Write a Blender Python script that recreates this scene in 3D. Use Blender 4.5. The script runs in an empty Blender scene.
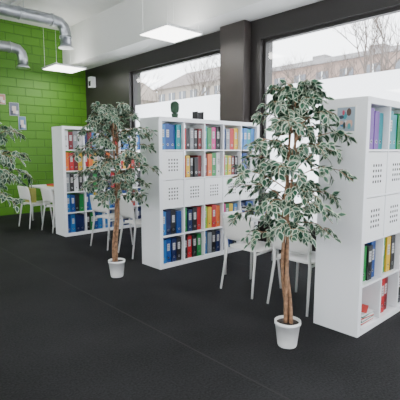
import bpy, math, random
from mathutils import Vector, Matrix
random.seed(7)
C = bpy.context.scene.collection

# ------------------------------------------------------------------ materials
def mat(name, col, rough=0.5, metal=0.0, emis=None, estr=0.0, noise=0.0, nscale=20, bump=0.0, spec=0.5):
    m = bpy.data.materials.new(name); m.use_nodes = True
    nt = m.node_tree; b = nt.nodes['Principled BSDF']
    b.inputs['Base Color'].default_value = (*col, 1)
    b.inputs['Roughness'].default_value = rough
    b.inputs['Metallic'].default_value = metal
    b.inputs['Specular IOR Level'].default_value = spec
    if emis:
        b.inputs['Emission Color'].default_value = (*emis, 1)
        b.inputs['Emission Strength'].default_value = estr
    if noise > 0 or bump > 0:
        tc = nt.nodes.new('ShaderNodeTexCoord')
        n = nt.nodes.new('ShaderNodeTexNoise'); n.inputs['Scale'].default_value = nscale
        n.inputs['Detail'].default_value = 4
        nt.links.new(tc.outputs['Object'], n.inputs['Vector'])
        if noise > 0:
            r = nt.nodes.new('ShaderNodeValToRGB')
            r.color_ramp.elements[0].position = .3; r.color_ramp.elements[1].position = .7
            r.color_ramp.elements[0].color = (*[c*(1-noise) for c in col], 1)
            r.color_ramp.elements[1].color = (*[min(1, c*(1+noise)) for c in col], 1)
            nt.links.new(n.outputs['Fac'], r.inputs['Fac'])
            nt.links.new(r.outputs['Color'], b.inputs['Base Color'])
        if bump > 0:
            bp = nt.nodes.new('ShaderNodeBump'); bp.inputs['Strength'].default_value = bump
            bp.inputs['Distance'].default_value = .01
            nt.links.new(n.outputs['Fac'], bp.inputs['Height'])
            nt.links.new(bp.outputs['Normal'], b.inputs['Normal'])
    return m

M = {}
M['white'] = mat('white_laminate', (.80, .81, .84), .35)
M['whiteboard'] = mat('white_box', (.82, .83, .84), .5)
M['ceil'] = mat('ceiling_paint', (.66, .66, .64), .9, noise=.03, nscale=3)
M['soffit'] = mat('soffit_paint', (.72, .72, .70), .9)
M['wallw'] = mat('wall_paint', (.8, .8, .79), .9, noise=.03, nscale=2)
M['black'] = mat('dark_frame', (.018, .015, .014), .45)
M['column'] = mat('column_brown', (.04, .032, .029), .5, noise=.1, nscale=5)
M['dot'] = mat('dark_hole', (.02, .02, .022), .7)
M['metal'] = mat('galvanised', (.45, .47, .5), .35, .9, noise=.15, nscale=8)
M['chrome'] = mat('ring_metal', (.6, .6, .62), .3, .9)
M['soil'] = mat('soil', (.03, .02, .015), .9, noise=.4, nscale=80, bump=.5)
M['bark'] = mat('bark', (.24, .13, .07), .7, noise=.5, nscale=35, bump=.6)
M['leaf'] = mat('leaf_green', (.012, .065, .034), .45, noise=.4, nscale=14)
M['leafrim'] = mat('leaf_cream', (.42, .50, .38), .5)
M['pot'] = mat('pot_white', (.8, .8, .8), .35)
M['lamp'] = mat('lamp_diffuser', (.9, .9, .9), .5, emis=(1, .98, .94), estr=7.0)
M['lampf'] = mat('lamp_frame', (.7, .7, .7), .4)
M['paper'] = mat('paper', (.8, .8, .78), .7)
M['label'] = mat('spine_label', (.5, .5, .5), .7)
M['cactus'] = mat('cactus', (.02, .06, .03), .7, noise=.3, nscale=60)

# green painted brick
def brick_mat():
    m = bpy.data.materials.new('green_painted_brick'); m.use_nodes = True
    nt = m.node_tree; b = nt.nodes['Principled BSDF']; b.inputs['Roughness'].default_value = .55
    g = nt.nodes.new('ShaderNodeNewGeometry'); s = nt.nodes.new('ShaderNodeSeparateXYZ')
    c = nt.nodes.new('ShaderNodeCombineXYZ'); br = nt.nodes.new('ShaderNodeTexBrick')
    nt.links.new(g.outputs['Position'], s.inputs[0])
    nt.links.new(s.outputs['X'], c.inputs['X']); nt.links.new(s.outputs['Z'], c.inputs['Y'])
    nt.links.new(c.outputs[0], br.inputs['Vector'])
    br.inputs['Scale'].default_value = 1
    br.inputs['Brick Width'].default_value = .38; br.inputs['Row Height'].default_value = .19
    br.inputs['Mortar Size'].default_value = .011; br.inputs['Mortar Smooth'].default_value = .5
    br.inputs['Color1'].default_value = (.060, .195, .004, 1)
    br.inputs['Color2'].default_value = (.067, .21, .005, 1)
    br.inputs['Mortar'].default_value = (.040, .14, .004, 1)
    nt.links.new(br.outputs['Color'], b.inputs['Base Color'])
    bp = nt.nodes.new('ShaderNodeBump'); bp.inputs['Strength'].default_value = .6; bp.inputs['Distance'].default_value = .02
    inv = nt.nodes.new('ShaderNodeMath'); inv.operation = 'SUBTRACT'; inv.inputs[0].default_value = 1
    nt.links.new(br.outputs['Fac'], inv.inputs[1]); nt.links.new(inv.outputs[0], bp.inputs['Height'])
    nt.links.new(bp.outputs['Normal'], b.inputs['Normal'])
    return m
M['brick'] = brick_mat()

def carpet_mat():
    m = bpy.data.materials.new('charcoal_carpet'); m.use_nodes = True
    nt = m.node_tree; b = nt.nodes['Principled BSDF']; b.inputs['Roughness'].default_value = .8
    b.inputs['Specular IOR Level'].default_value = .2
    g = nt.nodes.new('ShaderNodeNewGeometry')
    n1 = nt.nodes.new('ShaderNodeTexNoise'); n1.inputs['Scale'].default_value = 70; n1.inputs['Detail'].default_value = 4
    n2 = nt.nodes.new('ShaderNodeTexNoise'); n2.inputs['Scale'].default_value = 1.1; n2.inputs['Detail'].default_value = 5
    nt.links.new(g.outputs['Position'], n1.inputs['Vector']); nt.links.new(g.outputs['Position'], n2.inputs['Vector'])
    a = nt.nodes.new('ShaderNodeMath'); a.operation = 'MULTIPLY_ADD'; a.inputs[1].default_value = .6
    nt.links.new(n1.outputs['Fac'], a.inputs[0]); 
    a2 = nt.nodes.new('ShaderNodeMath'); a2.operation = 'MULTIPLY'; a2.inputs[1].default_value = .4
    nt.links.new(n2.outputs['Fac'], a2.inputs[0]); nt.links.new(a2.outputs[0], a.inputs[2])
    r = nt.nodes.new('ShaderNodeValToRGB')
    r.color_ramp.elements[0].position = .36; r.color_ramp.elements[1].position = .64
    r.color_ramp.elements[0].color = (.004, .004, .0045, 1); r.color_ramp.elements[1].color = (.021, .021, .023, 1)
    nt.links.new(a.outputs[0], r.inputs['Fac'])
    # carpet roll seams
    s = nt.nodes.new('ShaderNodeSeparateXYZ'); nt.links.new(g.outputs['Position'], s.inputs[0])
    w = nt.nodes.new('ShaderNodeMath'); w.operation = 'WRAP'; w.inputs[1].default_value = 0; w.inputs[2].default_value = 2.0
    ad = nt.nodes.new('ShaderNodeMath'); ad.operation = 'ADD'; ad.inputs[1].default_value = 10 - 1.93
    nt.links.new(s.outputs['X'], ad.inputs[0]); nt.links.new(ad.outputs[0], w.inputs[0])
    lt = nt.nodes.new('ShaderNodeMath'); lt.operation = 'LESS_THAN'; lt.inputs[1].default_value = .014
    nt.links.new(w.outputs[0], lt.inputs[0])
    mx = nt.nodes.new('ShaderNodeMixRGB'); mx.inputs['Color2'].default_value = (.025, .025, .025, 1)
    nt.links.new(lt.outputs[0], mx.inputs['Fac']); nt.links.new(r.outputs['Color'], mx.inputs['Color1'])
    nt.links.new(mx.outputs['Color'], b.inputs['Base Color'])
    bp = nt.nodes.new('ShaderNodeBump'); bp.inputs['Strength'].default_value = .4; bp.inputs['Distance'].default_value = .004
    nt.links.new(n1.outputs['Fac'], bp.inputs['Height']); nt.links.new(bp.outputs['Normal'], b.inputs['Normal'])
    return m
M['carpet'] = carpet_mat()

def glass_mat():
    m = bpy.data.materials.new('window_glass'); m.use_nodes = True
    nt = m.node_tree; nt.nodes.remove(nt.nodes['Principled BSDF']); o = nt.nodes['Material Output']
    t = nt.nodes.new('ShaderNodeBsdfTransparent'); g = nt.nodes.new('ShaderNodeBsdfGlossy'); g.inputs['Roughness'].default_value = .02
    mx = nt.nodes.new('ShaderNodeMixShader'); mx.inputs[0].default_value = .05
    nt.links.new(t.outputs[0], mx.inputs[1]); nt.links.new(g.outputs[0], mx.inputs[2]); nt.links.new(mx.outputs[0], o.inputs[0])
    return m
M['glass'] = glass_mat()
def frost_mat():
    m = bpy.data.materials.new('frosted_film'); m.use_nodes = True
    nt = m.node_tree; nt.nodes.remove(nt.nodes['Principled BSDF']); o = nt.nodes['Material Output']
    t = nt.nodes.new('ShaderNodeBsdfTranslucent'); t.inputs['Color'].default_value = (.97, .98, 1, 1)
    d = nt.nodes.new('ShaderNodeBsdfDiffuse'); d.inputs['Color'].default_value = (.9, .9, .9, 1)
    mx = nt.nodes.new('ShaderNodeMixShader'); mx.inputs[0].default_value = .08
    nt.links.new(t.outputs[0], mx.inputs[1]); nt.links.new(d.outputs[0], mx.inputs[2]); nt.links.new(mx.outputs[0], o.inputs[0])
    return m
M['frost'] = frost_mat()

# ------------------------------------------------------------------ mesh builder
class MB:
    def __init__(s): s.v = []; s.f = []; s.m = []; s.mats = []; s.sm = []
    def mi(s, m):
        if m not in s.mats: s.mats.append(m)
        return s.mats.index(m)
    def face(s, idx, m, sm=False): s.f.append(idx); s.m.append(s.mi(m)); s.sm.append(sm)
    def box(s, x0, x1, y0, y1, z0, z1, m, T=None):
        b = len(s.v)
        ps = [(x0,y0,z0),(x1,y0,z0),(x1,y1,z0),(x0,y1,z0),(x0,y0,z1),(x1,y0,z1),(x1,y1,z1),(x0,y1,z1)]
        if T: ps = [tuple(T @ Vector(p)) for p in ps]
        s.v += ps
        for q in [(0,3,2,1),(4,5,6,7),(0,1,5,4),(1,2,6,5),(2,3,7,6),(3,0,4,7)]:
            s.face([b+i for i in q], m)
    def tube(s, pts, rad, m, n=8, cap=True, T=None):
        pts = [Vector(p) for p in pts]
        if T: pts = [T @ p for p in pts]
        if not isinstance(rad, (list, tuple)): rad = [rad]*len(pts)
        b = len(s.v); up = Vector((0, 0, 1))
        d0 = (pts[1]-pts[0]).normalized()
        ref = up if abs(d0.z) < .9 else Vector((1, 0, 0))
        side = d0.cross(ref).normalized()
        for i, p in enumerate(pts):
            d = (pts[min(i+1, len(pts)-1)] - pts[max(i-1, 0)]).normalized()
            side = (side - d*side.dot(d)).normalized(); o = d.cross(side)
            for k in range(n):
                a = 2*math.pi*k/n
                s.v.append(tuple(p + (side*math.cos(a)+o*math.sin(a))*rad[i]))
        for i in range(len(pts)-1):
            for k in range(n):
                s.face([b+i*n+k, b+i*n+(k+1) % n, b+(i+1)*n+(k+1) % n, b+(i+1)*n+k], m, True)
        if cap:
            s.face([b+k for k in range(n)][::-1], m); s.face([b+(len(pts)-1)*n+k for k in range(n)], m)
    def lathe(s, cx, cy, prof, m, n=28):
        b = len(s.v)
        for r, z in prof:
            for k in range(n):
                a = 2*math.pi*k/n; s.v.append((cx+r*math.cos(a), cy+r*math.sin(a), z))
        for i in range(len(prof)-1):
            for k in range(n):
                s.face([b+i*n+k, b+i*n+(k+1) % n, b+(i+1)*n+(k+1) % n, b+(i+1)*n+k], m, True)
        s.face([b+k for k in range(n)][::-1], m)
        s.face([b+(len(prof)-1)*n+k for k in range(n)], m)
    def poly(s, ps, m, T=None):
        b = len(s.v); s.v += [tuple(T @ Vector(p)) if T else tuple(p) for p in ps]
        s.face(list(range(b, b+len(ps))), m)
    def obj(s, name, bevel=0, parent=None):
        me = bpy.data.meshes.new(name); me.from_pydata(s.v, [], s.f)
        for m in s.mats: me.materials.append(m)
        me.polygons.foreach_set('material_index', s.m); me.polygons.foreach_set('use_smooth', s.sm)
        me.update()
        o = bpy.data.objects.new(name, me); C.objects.link(o)
        if bevel:
            bv = o.modifiers.new('bevel', 'BEVEL'); bv.width = bevel; bv.segments = 2; bv.limit_method = 'ANGLE'
        if parent: o.parent = parent
        return o

def empty(name, loc=(0, 0, 0)):
    e = bpy.data.objects.new(name, None); e.location = loc; C.objects.link(e); return e

# ------------------------------------------------------------------ room
WX, GY, HC, HS = 5.10, 9.75, 4.25, 3.42
X0, Y0 = -5.0, -4.0
b = MB(); b.box(X0-.2, WX+.3, Y0-.2, GY+.2, -.1, 0, M['carpet']); b.obj('floor')
b = MB(); b.box(X0-.2, WX+.3, Y0-.2, GY+.2, HC, HC+.15, M['ceil'])
b.obj('ceiling')
b = MB(); b.box(4.52, WX, Y0, GY, HS, HC, M['soffit']); b.obj('ceiling_soffit', .004)
b = MB(); b.box(X0-.2, WX+.3, GY, GY+.2, 0, HC, M['brick']); b.obj('wall_back')
# wall left; unseen openings added to let in sky light
b = MB()
b.box(X0-.2, X0, Y0, GY, 0, .8, M['wallw']); b.box(X0-.2, X0, Y0, GY, 3.2, HC, M['wallw'])
for y0, y1 in [(Y0, -2.5), (2.2, 3.2), (8.2, GY)]: b.box(X0-.2, X0, y0, y1, .8, 3.2, M['wallw'])
b.obj('wall_left')
b = MB()
b.box(X0, WX, Y0-.2, Y0, 0, .6, M['wallw']); b.box(X0, WX, Y0-.2, Y0, 3.2, HC, M['wallw'])
for x0, x1 in [(X0, -3.8), (-.3, .3), (4.4, WX)]: b.box(x0, x1, Y0-.2, Y0, .6, 3.2, M['wallw'])  # openings behind the camera, added for sky fill
b.obj('wall_front')
# window wall
ZS, ZT, ZF = .42, 3.13, 2.42
W1 = (4.93, 7.80); W2 = (0.2, 4.19); W3 = (-3.6, -.1)
b = MB()
b.box(WX, WX+.3, Y0, GY, 0, ZS, M['black']); b.box(WX, WX+.3, Y0, GY, ZT, HC, M['black'])
for y0, y1 in [(Y0, W3[0]), (W3[1], W2[0]), (W2[1], W1[0]), (W1[1], GY)]: b.box(WX, WX+.3, y0, y1, ZS, ZT, M['black'])
b.obj('wall_right')
b = MB(); b.box(WX-.16, WX-.001, 4.38, 4.90, 0, HS-.002, M['column']); b.obj('column', .01)
for i, (y0, y1) in enumerate([W1, W2, W3]):
    e = empty('window_%d' % (i+1), (WX+.1, (y0+y1)/2, 0))
    f = MB(); w = .045; xa, xb = -.03, .04; h = (y1-y0)/2
    f.box(xa, xb, -h, h, ZS, ZS+w, M['black']); f.box(xa, xb, -h, h, ZT-w, ZT, M['black'])
    f.box(xa, xb, -h, -h+w, ZS+w, ZT-w, M['black']); f.box(xa, xb, h-w, h, ZS+w, ZT-w, M['black'])
    f.obj('frame', parent=e)
    g = MB(); g.box(0, .008, -h+w, h-w, ZS+w, ZT-w, M['glass']); g.obj('glass', parent=e)
    g = MB(); g.poly([(.02, -h+w, ZS+w), (.02, h-w, ZS+w), (.02, h-w, ZF), (.02, -h+w, ZF)], M['frost']); g.obj('frosted_film', parent=e)

# ceiling lamps (suspended LED panels)
def lamp(x, y):
    e = empty('ceiling_panel_lamp', (x, y, 0)); f = MB(); z = 3.2; r = .35
    f.box(-r, r, -r, r, z+.005, z+.04, M['lampf'])
    f.box(-r+.02, r-.02, -r+.02, r-.02, z-.003, z+.0049, M['lamp'])
    f.box(-r+.02, r-.02, -r+.02, r-.02, z+.0401, z+.043, M['lamp'])
    ztop = HC
    for sx in (-.3, .3):
        for sy in (-.3, .3): f.tube([(sx, sy, z+.04), (sx, sy, ztop)], .0025, M['lampf'], 5)
    f.obj('panel', parent=e)
    l = bpy.data.lights.new('lamp_light', 'AREA'); l.shape = 'SQUARE'; l.size = .62; l.energy = 20; l.color = (1, .97, .92)
    lo = bpy.data.objects.new('lamp_light', l); C.objects.link(lo); lo.location = (0, 0, z-.01); lo.parent = e
for y in (-2.4, 1.35, 5.15, 8.85): lamp(4.13, y)
for y in (-2.4, 1.35, 8.85): lamp(.9, y);  # this row and the next are out of view, added as fill light
for y in (-2.4, 1.35, 5.15): lamp(-2.4, y)

b = MB()
b.tube([(-3, 8.0, 3.92), (3.55, 8.0, 3.92), (3.68, 8.0, 3.90), (3.76, 8.0, 3.83), (3.79, 8.0, 3.72), (3.79, 8.0, 3.5)], .105, M['metal'], 20)
for x in (-.5, .9, 2.2, 2.9, 3.5): b.tube([(x, 8, 3.92), (x+.03, 8, 3.92)], .118, M['metal'], 20)
b.tube([(3.79, 8, 3.66), (3.79, 8, 3.62)], .118, M['metal'], 20)
b.tube([(3.79, 8, 3.5), (3.79, 8, 3.44)], [.105, .15], M['metal'], 20)
for x in (1, 3): b.tube([(x, 8, 4.02), (x, 8, HC)], .006, M['metal'], 6)
b.obj('ventilation_duct')
b = MB()
b.tube([(-3, 9.0, 3.52), (3.1, 9.0, 3.52), (3.22, 9.0, 3.50), (3.29, 9.0, 3.43), (3.31, 9.0, 3.34), (3.31, 9.0, 3.2)], .10, M['metal'], 20)
for x in (1, 2.0, 2.7, 3.04): b.tube([(x, 9, 3.52), (x+.03, 9, 3.52)], .113, M['metal'], 20)
for x in (1, 2.8): b.tube([(x, 9, 3.6), (x, 9, HC)], .006, M['metal'], 6)
b.tube([(3.31, 9, 3.2), (3.31, 9, 3.14)], [.10, .14], M['metal'], 20)
b.obj('ventilation_duct')
# slim lighting track under the main ceiling, parallel to the windows
b = MB(); b.box(3.0, 3.05, Y0+.3, GY-.6, HC-.05, HC-.001, M['lampf']); b.obj('ceiling_track', .004)

# wall pictures
cols = {}
def cm(c, r=.45):
    k = tuple(c)
    if k not in cols: cols[k] = mat('colour_%d' % len(cols), c, r)
    return cols[k]
for (x, z, w, h, c) in [(3.08, 2.56, .15, .2, (.45, .2, .15)), (3.34, 2.36, .19, .27, (.12, .14, .2)), (3.50, 2.06, .15, .28, (.1, .2, .35))]:
    p = MB(); p.box(x-w/2-.008, x+w/2+.008, GY-.015, GY-.001, z-h/2-.008, z+h/2+.008, M['label'])
    p.box(x-w/2, x+w/2, GY-.018, GY-.0151, z-h/2, z+h/2, cm(c))
    p.box(x-w/4, x+w/5, GY-.02, GY-.0181, z-h/3, z+h/4, cm((.6, .5, .45)))
    p.box(x-w/2.4, x-w/6, GY-.022, GY-.0201, z-h/2.2, z-h/8, cm((.05, .06, .08)))
    p.box(x+w/8, x+w/2.3, GY-.022, GY-.0201, z-h/2.5, z-h/9, cm((.6, .6, .62)))
    p.obj('wall_picture')
b = MB(); b.box(WX-.12, WX-.001, 9.25, 9.4, 2.95, 3.2, M['whiteboard']); b.box(WX-.121, WX-.1205, 9.27, 9.38, 2.98, 3.1, M['dot']); b.obj('wall_speaker', .01)

# ------------------------------------------------------------------ shelves
S = 1.85; D = .39; TO = .05; TI = .016; NC = 5
CW = (S-2*TO-4*TI)/5
def cell(c, r):   # r 0 = top
    x0 = TO + c*(CW+TI); z0 = TO + (4-r)*(CW+TI); return x0, z0
def shelf(X, Y):
    b = MB(); w = M['white']
    b.box(0, TO, 0, D, 0, S, w); b.box(S-TO, S, 0, D, 0, S, w)
    b.box(TO, S-TO, 0, D, S-TO, S, w); b.box(TO, S-TO, 0, D, 0, TO, w)
    for i in range(1, 5):
        x = TO + i*CW + (i-1)*TI; b.box(x, x+TI, .002, D-.002, TO, S-TO, w)
        for j in range(5):
            x0, _ = cell(j, 0); b.box(x0, x0+CW, .003, D-.003, x, x+TI, w)
    o = b.obj('bookshelf', .0015); o.location = (X, Y, 0); return o
BL=(.008,.055,.24); LB=(.02,.16,.42); DB=(.006,.015,.08); K=(.012,.012,.014); R=(.42,.012,.018); DR=(.14,.01,.015)
G=(.012,.2,.045); YL=(.6,.38,.02); OR=(.6,.13,.02); W=(.62,.63,.65); GY_=(.2,.22,.24); TL=(.0,.22,.26); PU=(.13,.035,.28); PK=(.5,.03,.2); LG=(.2,.42,.04)
def binder(b, x, y, z, w, c, h=.318, d=.285, label=True):
    m = cm(c)
    b.box(x, x+w, y, y+d, z, z+h, m)
    if label and w > .045:
        b.box(x+w*.24, x+w*.76, y-.001, y-.0001, z+.15, z+.24, M['label'])
        for q in (.17, .19, .215): b.box(x+w*.3, x+w*.7, y-.0014, y-.0011, z+q, z+q+.006, cm((.12,.12,.14)))
    cx, cz, r = x+w/2, z+.06, min(.014, w*.3); n = 12
    b.poly([(cx+r*math.cos(2*math.pi*k/n), y-.0012, cz+r*math.sin(2*math.pi*k/n)) for k in range(n)], M['chrome'])
    b.poly([(cx+r*.72*math.cos(2*math.pi*k/n), y-.0016, cz+r*.72*math.sin(2*math.pi*k/n)) for k in range(n)], M['dot'])
def fill(X, Y, rows, name='ring_binders'):
    b = MB(); rnd = random.Random(int(X*10+Y*7))
    for r, row in enumerate(rows):
        for c, colset in enumerate(row):
            if not colset or colset == 'box': continue
            x0, z0 = cell(c, r)
            n = len(colset); w = (CW-.012)/max(n, 4)
            x = X+x0+.003
            for k, col in enumerate(colset):
                if col is None: x += w; continue
                binder(b, x, Y+.04+rnd.random()*.02, z0+.0005, w-.005, col, h=(.285 if n < 5 else .25)+rnd.random()*.03, label=rnd.random() < .65)
                x += w
    return b.obj(name, .002)
def pbox(X, Y, c, r):
    x0, z0 = cell(c, r); b = MB(); w = M['whiteboard']; g = .004
    xa, xb, za, zb = X+x0+g, X+x0+CW-g, z0+.001, z0+CW-.006; ya, yb = Y+.006, Y+D-.03
    t = .01
    b.box(xa, xb, ya, ya+t, za, zb, w); b.box(xa, xb, yb-t, yb, za, zb, w)
    b.box(xa, xa+t, ya+t, yb-t, za, zb, w); b.box(xb-t, xb, ya+t, yb-t, za, zb, w); b.box(xa+t, xb-t, ya+t, yb-t, za, za+t, w)
    cx, cz = (xa+xb)/2, (za+zb)/2
    for i in range(4):
        for j in range(4):
            px, pz = cx+(i-1.5)*.042, cz+(j-1.5)*.042
            q = .010
            b.box(px-q, px+q, ya-.0012, ya-.0002, pz-q, pz+q, M['dot'])
    b.obj('perforated_storage_box')
SX = 3.0; SY = [1.45, 3.98, 6.61]
for y in SY: shelf(SX, y)
# near shelf
fill(SX, SY[0], [
    [[PU,PU,PU,TL],[PU,TL,TL,G],[BL,BL,K,K],[R,R,W,W],[K,K,K,K]],
    [None]*5, [None]*5,
    [[LG,G,K,BL],[R,G,YL,K],[R,K,K,YL],[BL,BL,BL,BL],[G,G,W,W]],
    [None,[R,R,DR,None],[K,K,BL,None],[BL,LB,LB,BL],[W,W,W,W]]])
for c in range(5):
    pbox(SX, SY[0], c, 1)
    pbox(SX, SY[0], c, 2)
# mid shelf
fill(SX, SY[1], [
    [[LB,BL,BL,TL],[R,K,GY_,K,DR],[TL,G,PK,K],[BL,GY_,R,YL],[LB,LB,TL,LB]],
    [None,[R,YL,K,K,DR],[DR,OR,G,W],[R,LG,YL,DR,K],[BL,BL,K,W]],
    [None]*5,
    [[LB,DB,K,BL],[G,DB,K,R],[LG,YL,R,OR],[PK,G,YL,LB],[DB,DB,BL,BL]],
    [[LB,BL,DB,K],[K,R,K,G],[LB,GY_,K,DB],[DB,BL,DB,K],[K,DB,R,BL]]])
pbox(SX, SY[1], 0, 1)
for c in range(5): pbox(SX, SY[1], c, 2)
# far shelf
fill(SX, SY[2], [
    [[W,DR,GY_,W],[DB,DR,LB,W],[BL,K,TL,R],[BL,LB,BL,W],[LB,BL,W,W]],
    [[OR,R,DR,YL],[R,OR,YL,W],[DR,OR,GY_,K],[R,YL,OR,R],[DR,R,R,K]],
    [[GY_,K,W,K],[W,K,G,K],[W,BL,R,K],[W,K,GY_,W],[K,K,W,W]],
    [[LB,BL,K,G],[BL,LB,YL,GY_],[LB,LB,BL,DB],[BL,BL,R,R],[BL,BL,LB,W]],
    [[BL,LB,DB,DB],[K,G,BL,LB],[LB,BL,GY_,W],[BL,DB,BL,K],[DB,DB,BL,BL]]])
# brochures in near shelf bottom
b = MB(); x0, z0 = cell(0, 4); rnd = random.Random(3); z = z0+.001
for k in range(9):
    c = [(.7,.7,.7),(.5,.05,.05),(.75,.75,.72),(.1,.25,.2)][k % 4]
    a = Matrix.Translation((SX+x0+.17, SY[0]+.17, 0)) @ Matrix.Rotation(rnd.uniform(-.12,.12), 4, 'Z')
    b.box(-.105, .105, -.145, .13, z, z+.009, cm(c), a); z += .0095
b.obj('magazine_stack')
b = MB()
T = Matrix.Translation((SX+x0+.2, SY[0]+.14, z+.014)) @ Matrix.Rotation(.35, 4, 'Z') @ Matrix.Rotation(.12, 4, 'X')
b.box(-.08, .09, -.09, .1, -.004, .004, cm((.6,.05,.04)), T); b.obj('magazine')
# illustrated flyer on near shelf side
b = MB(); xs = SX-.0005
def disc(b, x, cy, cz, ry, rz, m, n=18): b.poly([(x, cy-ry*math.cos(2*math.pi*k/n), cz+rz*math.sin(2*math.pi*k/n)) for k in range(n)], m)
b.box(xs-.003, xs-.0005, 1.535, 1.70, 1.59, 1.79, M['paper'])
b.box(xs-.004, xs-.0031, 1.545, 1.69, 1.60, 1.78, cm((.30,.38,.46)))
rnd = random.Random(5); dx = 0
for c in [(.05,.30,.36),(.5,.06,.12),(.04,.05,.08),(.65,.66,.7),(.65,.4,.32),(.05,.2,.4),(.06,.07,.06),(.65,.42,.34),(.5,.5,.55),(.1,.06,.05),(.6,.4,.33),(.1,.35,.4)]:
    dx += .00025; disc(b, xs-.0042-dx, rnd.uniform(1.575,1.66), rnd.uniform(1.63,1.75), rnd.uniform(.01,.024), rnd.uniform(.012,.03), cm(c), 12)
b.obj('illustrated_flyer')
b = MB(); b.box(SX-.0045, SX-.0007, 4.08, 4.2, 1.42, 1.52, M['paper']); b.obj('shelf_label')

# things on top of mid shelf
b = MB(); cx, cy = 3.36, 4.12; z = S+.001
b.lathe(cx, cy, [(.035,z),(.045,z+.06),(.04,z+.06)], M['cactus'])
prof = [(.02,z+.058),(.05,z+.08),(.058,z+.13),(.055,z+.18),(.035,z+.205),(.01,z+.215)]
nb = len(b.v); b.lathe(cx, cy, prof, M['cactus'], 24)
for i in range(nb, len(b.v)):
    x, y, zz = b.v[i]; k = (i-nb) % 24
    if k % 2: b.v[i] = (cx+(x-cx)*.86, cy+(y-cy)*.86, zz)
b.obj('potted_cactus')
b = MB(); b.box(3.72, 3.84, 4.1, 4.2, S+.001, S+.012, M['dot']); b.box(3.72, 3.735, 4.1, 4.2, S+.012, S+.11, M['dot']); b.box(3.825, 3.84, 4.1, 4.2, S+.012, S+.11, M['dot']); b.box(3.735, 3.825, 4.185, 4.2, S+.012, S+.11, M['dot']); b.box(3.735,3.825,4.11,4.13,S+.012,S+.09,M['dot']); b.obj('desk_organiser', .003)

# ------------------------------------------------------------------ ficus trees
def leaf(b, P, d, nrm, L, Wd):
    d = d.normalized(); s = d.cross(nrm).normalized(); n = s.cross(d).normalized()
    outl = [(0,0),(.18,.30),(.42,.5),(.72,.33),(1,0)]
    def pt(t, w, sc=1):
        t2 = .5+(t-.5)*sc if sc < 1 else t
        return P + d*(L*t2) + s*(Wd*w*sc) + n*(abs(w)*Wd*.25*sc - .12*L*t2*t2)
    R_ = [pt(t, w) for t, w in outl]; L_ = [pt(t, -w) for t, w in outl[1:-1]][::-1]
    Ri = [pt(t, w, .78) for t, w in outl]; Li = [pt(t, -w, .78) for t, w in outl[1:-1]][::-1]
    o = len(b.v); b.v += [tuple(p) for p in R_+L_+Ri+Li]
    for k in range(8): b.face([o+k, o+(k+1) % 8, o+8+(k+1) % 8, o+8+k], M['leafrim'])
    b.face([o+8, o+9, o+10, o+11, o+12], M['leaf']); b.face([o+12, o+13, o+14, o+15, o+8], M['leaf'])
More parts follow.
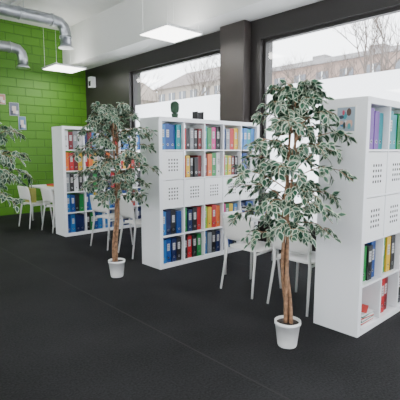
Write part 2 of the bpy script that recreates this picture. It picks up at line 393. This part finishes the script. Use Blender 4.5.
def tree(x, y, seed, nb=42, H=2.02, ang=0, R0=.50, xmax=9, zlo=.86):
    rnd = random.Random(seed)
    e = empty('potted_ficus_tree', (x, y, 0))
    p = MB(); p.lathe(0, 0, [(.068,.0005),(.072,.01),(.092,.17),(.098,.17),(.098,.195),(.088,.195),(.086,.175)], M['pot']); p.obj('pot', parent=e)
    p = MB(); p.lathe(0, 0, [(.05,.165),(.084,.176),(.04,.182)], M['soil']); p.obj('soil', parent=e)
    t = MB(); stems = []
    for k in range(3):
        pts = []; rr = []; ph = k*2.094+ang; N = 26
        for i in range(N):
            u = i/(N-1); z = .17+u*(H-.35)
            tw = .022*(1-.4*u) + (.05*max(0, u-.55))
            a = ph + u*7.5
            pts.append(Vector((tw*math.cos(a)+.028*math.sin(u*5+seed), tw*math.sin(a)+.025*math.sin(u*4+seed*2), z)))
            rr.append(.014*(1-.65*u)+.002)
        t.tube(pts, rr, M['bark'], 8); stems.append(pts)
    lf = MB()
    def addleaves(pts, n, lo=.25):
        for i in range(n):
            u = lo+(1-lo)*(i+rnd.random()*.6)/n; u = min(u, .999); k = u*(len(pts)-1); j = int(k)
            P = pts[j].lerp(pts[j+1], k-j); td = (pts[j+1]-pts[j]).normalized()
            out = Vector((P.x, P.y, 0)); out = out.normalized() if out.length > .02 else Vector((1, 0, 0))
            rv = Vector((rnd.uniform(-1,1), rnd.uniform(-1,1), rnd.uniform(-1,1)))
            d = td*.45 + out*.25 + rv*.8 + Vector((0,0,-.45))
            nn = Vector((0,0,.8)) + out*.7 + Vector((rnd.uniform(-.7,.7), rnd.uniform(-.7,.7), rnd.uniform(-.4,.4)))
            L = rnd.uniform(.052, .085)
            if x+P.x+max(0, d.normalized().x)*L+.02 > xmax: continue
            leaf(lf, P, d, nn, L, L*.54)
    for q in range(nb):
        f = (q+.5)/nb; hz = zlo+f*(H-.06-zlo)
        st = stems[q % 3]; k = min(len(st)-1, max(0, int((hz-.17)/(H-.35)*25))); P0 = st[k]
        a = q*2.4+rnd.uniform(-.4,.4)+ang
        prof = (min(1, .74+f*1.1) if f < .4 else max(.02, 1-((f-.4)/.63)**2))
        Ln = (R0*.82*prof+.05)*rnd.uniform(.68,1.08)
        o = Vector((math.cos(a), math.sin(a), 0))
        if x+P0.x+o.x*Ln > xmax-.03: Ln = (xmax-.03-x-P0.x)/o.x
        pts = []
        rise = rnd.uniform(.2,.55)+f*.6
        for i in range(6):
            u = i/5; pts.append(P0+o*(Ln*u)+Vector((0,0,Ln*(rise*u-.55*u*u*u)))+Vector((rnd.uniform(-.012,.012),rnd.uniform(-.012,.012),0)))
        t.tube(pts, [.0055*(1-.7*i/5) for i in range(6)], M['bark'], 5)
        addleaves(pts, 12, .12)
        for w in range(4):
            B = pts[1+w]; sgn = 1 if w % 2 else -1
            a2 = a+sgn*rnd.uniform(.5,1.3); o2 = Vector((math.cos(a2), math.sin(a2), 0)); l2 = rnd.uniform(.09,.17)*(.5+prof*.5)
            if x+B.x+o2.x*l2 > xmax-.02: l2 *= .3
            tp = [B+o2*(l2*u)+Vector((0,0,l2*(rnd.uniform(.2,.5)*u-.8*u*u))) for u in (0,.33,.66,1)]
            t.tube(tp, [.003,.0025,.002,.0012], M['bark'], 4)
            addleaves(tp, 9, .1)
    t.obj('trunk', parent=e); lf.obj('leaves', parent=e)
tree(2.50, 1.75, 3, ang=.4, xmax=2.98, zlo=.84); tree(2.47, 4.11, 11, ang=1.5, xmax=2.98, H=2.06, zlo=.92, R0=.54); tree(1.10, 4.28, 5, ang=2.3, zlo=.98, H=1.87, R0=.52)

# ------------------------------------------------------------------ chairs / tables
def rrect(cx, cz, w, h, r, n=5):
    ps = []
    for (sx, sz, a0) in [(1,-1,-90),(1,1,0),(-1,1,90),(-1,-1,180)]:
        for i in range(n+1):
            a = math.radians(a0+90*i/n); ps.append((cx+sx*(w/2-r)+r*math.cos(a), cz+sz*(h/2-r)+r*math.sin(a)))
    return ps
def shell(b, outline, fn, t, m):
    n = len(outline); o = len(b.v)
    cu = sum(p[0] for p in outline)/n; cv = sum(p[1] for p in outline)/n
    rings = [1, .75, .5, .25]
    for side in (0, t):
        for s in rings:
            for (u, v) in outline: b.v.append(tuple(fn(cu+(u-cu)*s, cv+(v-cv)*s, side)))
        b.v.append(tuple(fn(cu, cv, side)))
    per = n*4+1
    for si in range(2):
        q = o+si*per
        for r in range(3):
            for k in range(n):
                f = [q+r*n+k, q+r*n+(k+1) % n, q+(r+1)*n+(k+1) % n, q+(r+1)*n+k]
                b.face(f if si else f[::-1], m, True)
        for k in range(n):
            f = [q+3*n+k, q+3*n+(k+1) % n, q+4*n]; b.face(f if si else f[::-1], m, True)
    for k in range(n): b.face([o+k, o+(k+1) % n, o+per+(k+1) % n, o+per+k], m)
M['chair'] = mat('chair_plastic', (.74,.73,.71), .35); M['chairleg'] = mat('chair_leg', (.70,.70,.69), .3)
def chair(x, y, rot=0, seatm=None, legm=None):
    e = empty('chair', (x, y, 0)); e.rotation_euler = (0, 0, rot)
    m = seatm or M['chair']; lm = legm or M['chairleg']; b = MB()
    shell(b, rrect(.235, 0, .41, .42, .08), lambda u, v, o: Vector((u, v, .44+o+.35*v*v-.02*math.cos((u-.23)*8))), .014, m)
    b.obj('seat', parent=e)
    b = MB(); shell(b, rrect(0, .665, .43, .25, .06), lambda u, v, o: Vector((-.035-(v-.6)*.18+.0+.55*u*u+o, u, v)), .012, m)
    b.obj('backrest', parent=e)
    b = MB()
    for s in (-1, 1):
        b.tube([(-.045, s*.215, .0), (.02, s*.19, .43), (.0, s*.185, .55), (-.02, s*.18, .72)], [.011,.015,.014,.012], lm, 10)
        b.tube([(.43, s*.21, .0), (.40, s*.175, .425), (.37, s*.165, .437)], [.011,.015,.013], lm, 10)
        b.tube([(.02, s*.19, .425), (.385, s*.17, .43)], .011, lm, 8)
    b.tube([(.39, -.17, .425), (.39, .17, .425)], .009, lm, 8)
    b.obj('legs', parent=e); return e
def table(x0, x1, y0, y1, z=.735):
    e = empty('table', ((x0+x1)/2, (y0+y1)/2, 0)); hx, hy = (x1-x0)/2, (y1-y0)/2
    b = MB(); b.box(-hx, hx, -hy, hy, z-.03, z, M['white']); b.obj('tabletop', .004, e)
    b = MB()
    for sx in (-1, 1):
        for sy in (-1, 1): b.tube([(sx*(hx-.035), sy*(hy-.035), 0), (sx*(hx-.035), sy*(hy-.035), z-.031)], .017, M['chairleg'], 12)
    b.obj('table_legs', parent=e)
table(3.42, 4.4, 1.86, 3.35)
chair(3.10, 2.78); chair(3.12, 2.17, .02)
GR = mat('green_chair', (.01,.10,.05), .5)
chair(4.88, 2.45, math.pi-.05, GR, M['black'])
table(3.42, 4.62, 4.42, 6.0)
chair(3.06, 5.52, .1); chair(3.10, 4.85, -.1)
table(3.2, 4.4, 7.56, 8.7)
chair(2.84, 7.95, .1); chair(3.0, 7.27, .05)
# bag on far chair
b = MB()
b.box(-.05,.05,-.13,.13,.0,.27, cm((.42,.4,.10)), Matrix.Translation((2.95,7.97,.475))@Matrix.Rotation(.1,4,'Z'))
b.tube([(2.95,7.89,.74),(2.95,7.9,.84),(2.95,7.97,.88),(2.95,8.04,.84),(2.95,8.05,.74)], .008, M['dot'], 6)
b.obj('tote_bag', .025)
# things on tables
def stack(x, y, cs, rot=0, z=.7355):
    b = MB()
    for i, c in enumerate(cs):
        T = Matrix.Translation((x, y, z)) @ Matrix.Rotation(rot+i*.13, 4, 'Z'); b.box(-.1,.1,-.14,.14,0,.022,cm(c),T); z += .0225
    b.obj('book_stack')
stack(3.75, 3.1, [BL, W, K]); stack(3.7, 2.6, [W, G], .5); stack(3.7, 5.5, [K, GY_], .2); stack(3.5, 8.1, [YL, R], .2)

# ------------------------------------------------------------------ outside
b = MB(); b.box(WX+.5, 120, -60, 120, -.6, -.4, mat('snowy_ground', (.8,.8,.82), .9, noise=.1, nscale=2)); b.obj('street_ground')
def building(name, x0, x1, y0, y1, h, wc, rc, gable=0, floors=3, n=8):
    b = MB(); wm = mat(name+'_wall', wc, .9, noise=.08, nscale=1); rm = mat(name+'_roof', rc, .8, noise=.15, nscale=2)
    wd = mat(name+'_pane', (.12,.13,.15), .2)
    b.box(x0, x1, y0, y1, -.4, h, wm)
    if gable:
        xm = (x0+x1)/2; o = .5
        P = [(x0-o,y0-o,h-.1),(x0-o,y1+o,h-.1),(xm,y1+o,h+gable),(xm,y0-o,h+gable),(x1+o,y0-o,h-.1),(x1+o,y1+o,h-.1)]
        b.poly([P[0],P[3],P[2],P[1]], rm); b.poly([P[4],P[5],P[2],P[3]], rm); b.poly([P[0],P[4],P[3]], wm); b.poly([P[1],P[2],P[5]], wm)
        b.box(xm-1, xm-.3, y0+2, y0+2.8, h, h+gable+1, rm)
    else:
        b.box(x0-.3, x1+.3, y0-.3, y1+.3, h, h+.35, rm)
        for q in (.2, .45, .75): yy = y0+(y1-y0)*q; b.box(x0+2, x0+3.2, yy, yy+1.2, h+.35, h+1.2, rm)
    for fl in range(floors):
        z = h-1.9-fl*2.8
        for i in range(n):
            yy = y0+(y1-y0)*(i+.5)/n
            b.box(x0-.06, x0-.01, yy-.55, yy+.55, z, z+1.3, wd)
            b.box(x0-.1, x0-.061, yy-.04, yy+.04, z, z+1.3, M['paper']); b.box(x0-.15, x0-.01, yy-.65, yy+.65, z-.12, z-.01, M['paper'])
    b.obj(name)
building('apartment_building', 30, 42, 7, 23.5, 8.2, (.28,.20,.165), (.25,.24,.24), 0, 3, 8)
building('gabled_house', 30, 40, 29, 40, 8.4, (.32,.28,.24), (.17,.14,.13), 2.6, 3, 6)
building('distant_house', 26, 36, 46, 60, 8.0, (.36,.31,.27), (.2,.15,.13), 2.5, 3, 6)
barkm = mat('winter_bark', (.13,.105,.09), .9)
def bare(x, y, h, seed):
    rnd = random.Random(seed); b = MB()
    def br(P, d, L, r, dep):
        pts = [P]; dd = d.copy()
        for i in range(3):
            dd = (dd+Vector((rnd.uniform(-.18,.18), rnd.uniform(-.18,.18), .05))).normalized(); pts.append(pts[-1]+dd*L/3)
        b.tube(pts, [r, r*.85, r*.72, r*.6], barkm, 5 if dep > 2 else 3, False)
        if dep == 0: return
        for k in range(3 if dep > 1 else 4):
            nd = (dd+Vector((rnd.uniform(-.85,.85), rnd.uniform(-.85,.85), rnd.uniform(-.1,.5)))).normalized()
            br(pts[rnd.choice([2, 3, 3])], nd, L*rnd.uniform(.6,.8), r*.58, dep-1)
    br(Vector((x, y, -.4)), Vector((0,0,1)), h*.36, h*.016, 5); b.obj('bare_tree')
bare(22, 9.5, 10, 1); bare(24, 14, 9, 2); bare(25, 20.5, 9, 3); bare(24, 26.5, 11, 4); bare(22, 31, 10, 5); bare(20, 7, 9, 6)

# ------------------------------------------------------------------ world, camera
w = bpy.data.worlds.new('World'); bpy.context.scene.world = w; w.use_nodes = True
bg = w.node_tree.nodes['Background']; bg.inputs[0].default_value = (.92,.96,1,1); bg.inputs[1].default_value = 6.6
cam = bpy.data.cameras.new('camera'); cam.lens = 37.44; cam.sensor_width = 36; cam.clip_end = 500
co = bpy.data.objects.new('camera', cam); C.objects.link(co); co.location = (0, 0, 1.458)
co.rotation_euler = (math.radians(90-6.85), 0, math.radians(-42.6)); bpy.context.scene.camera = co
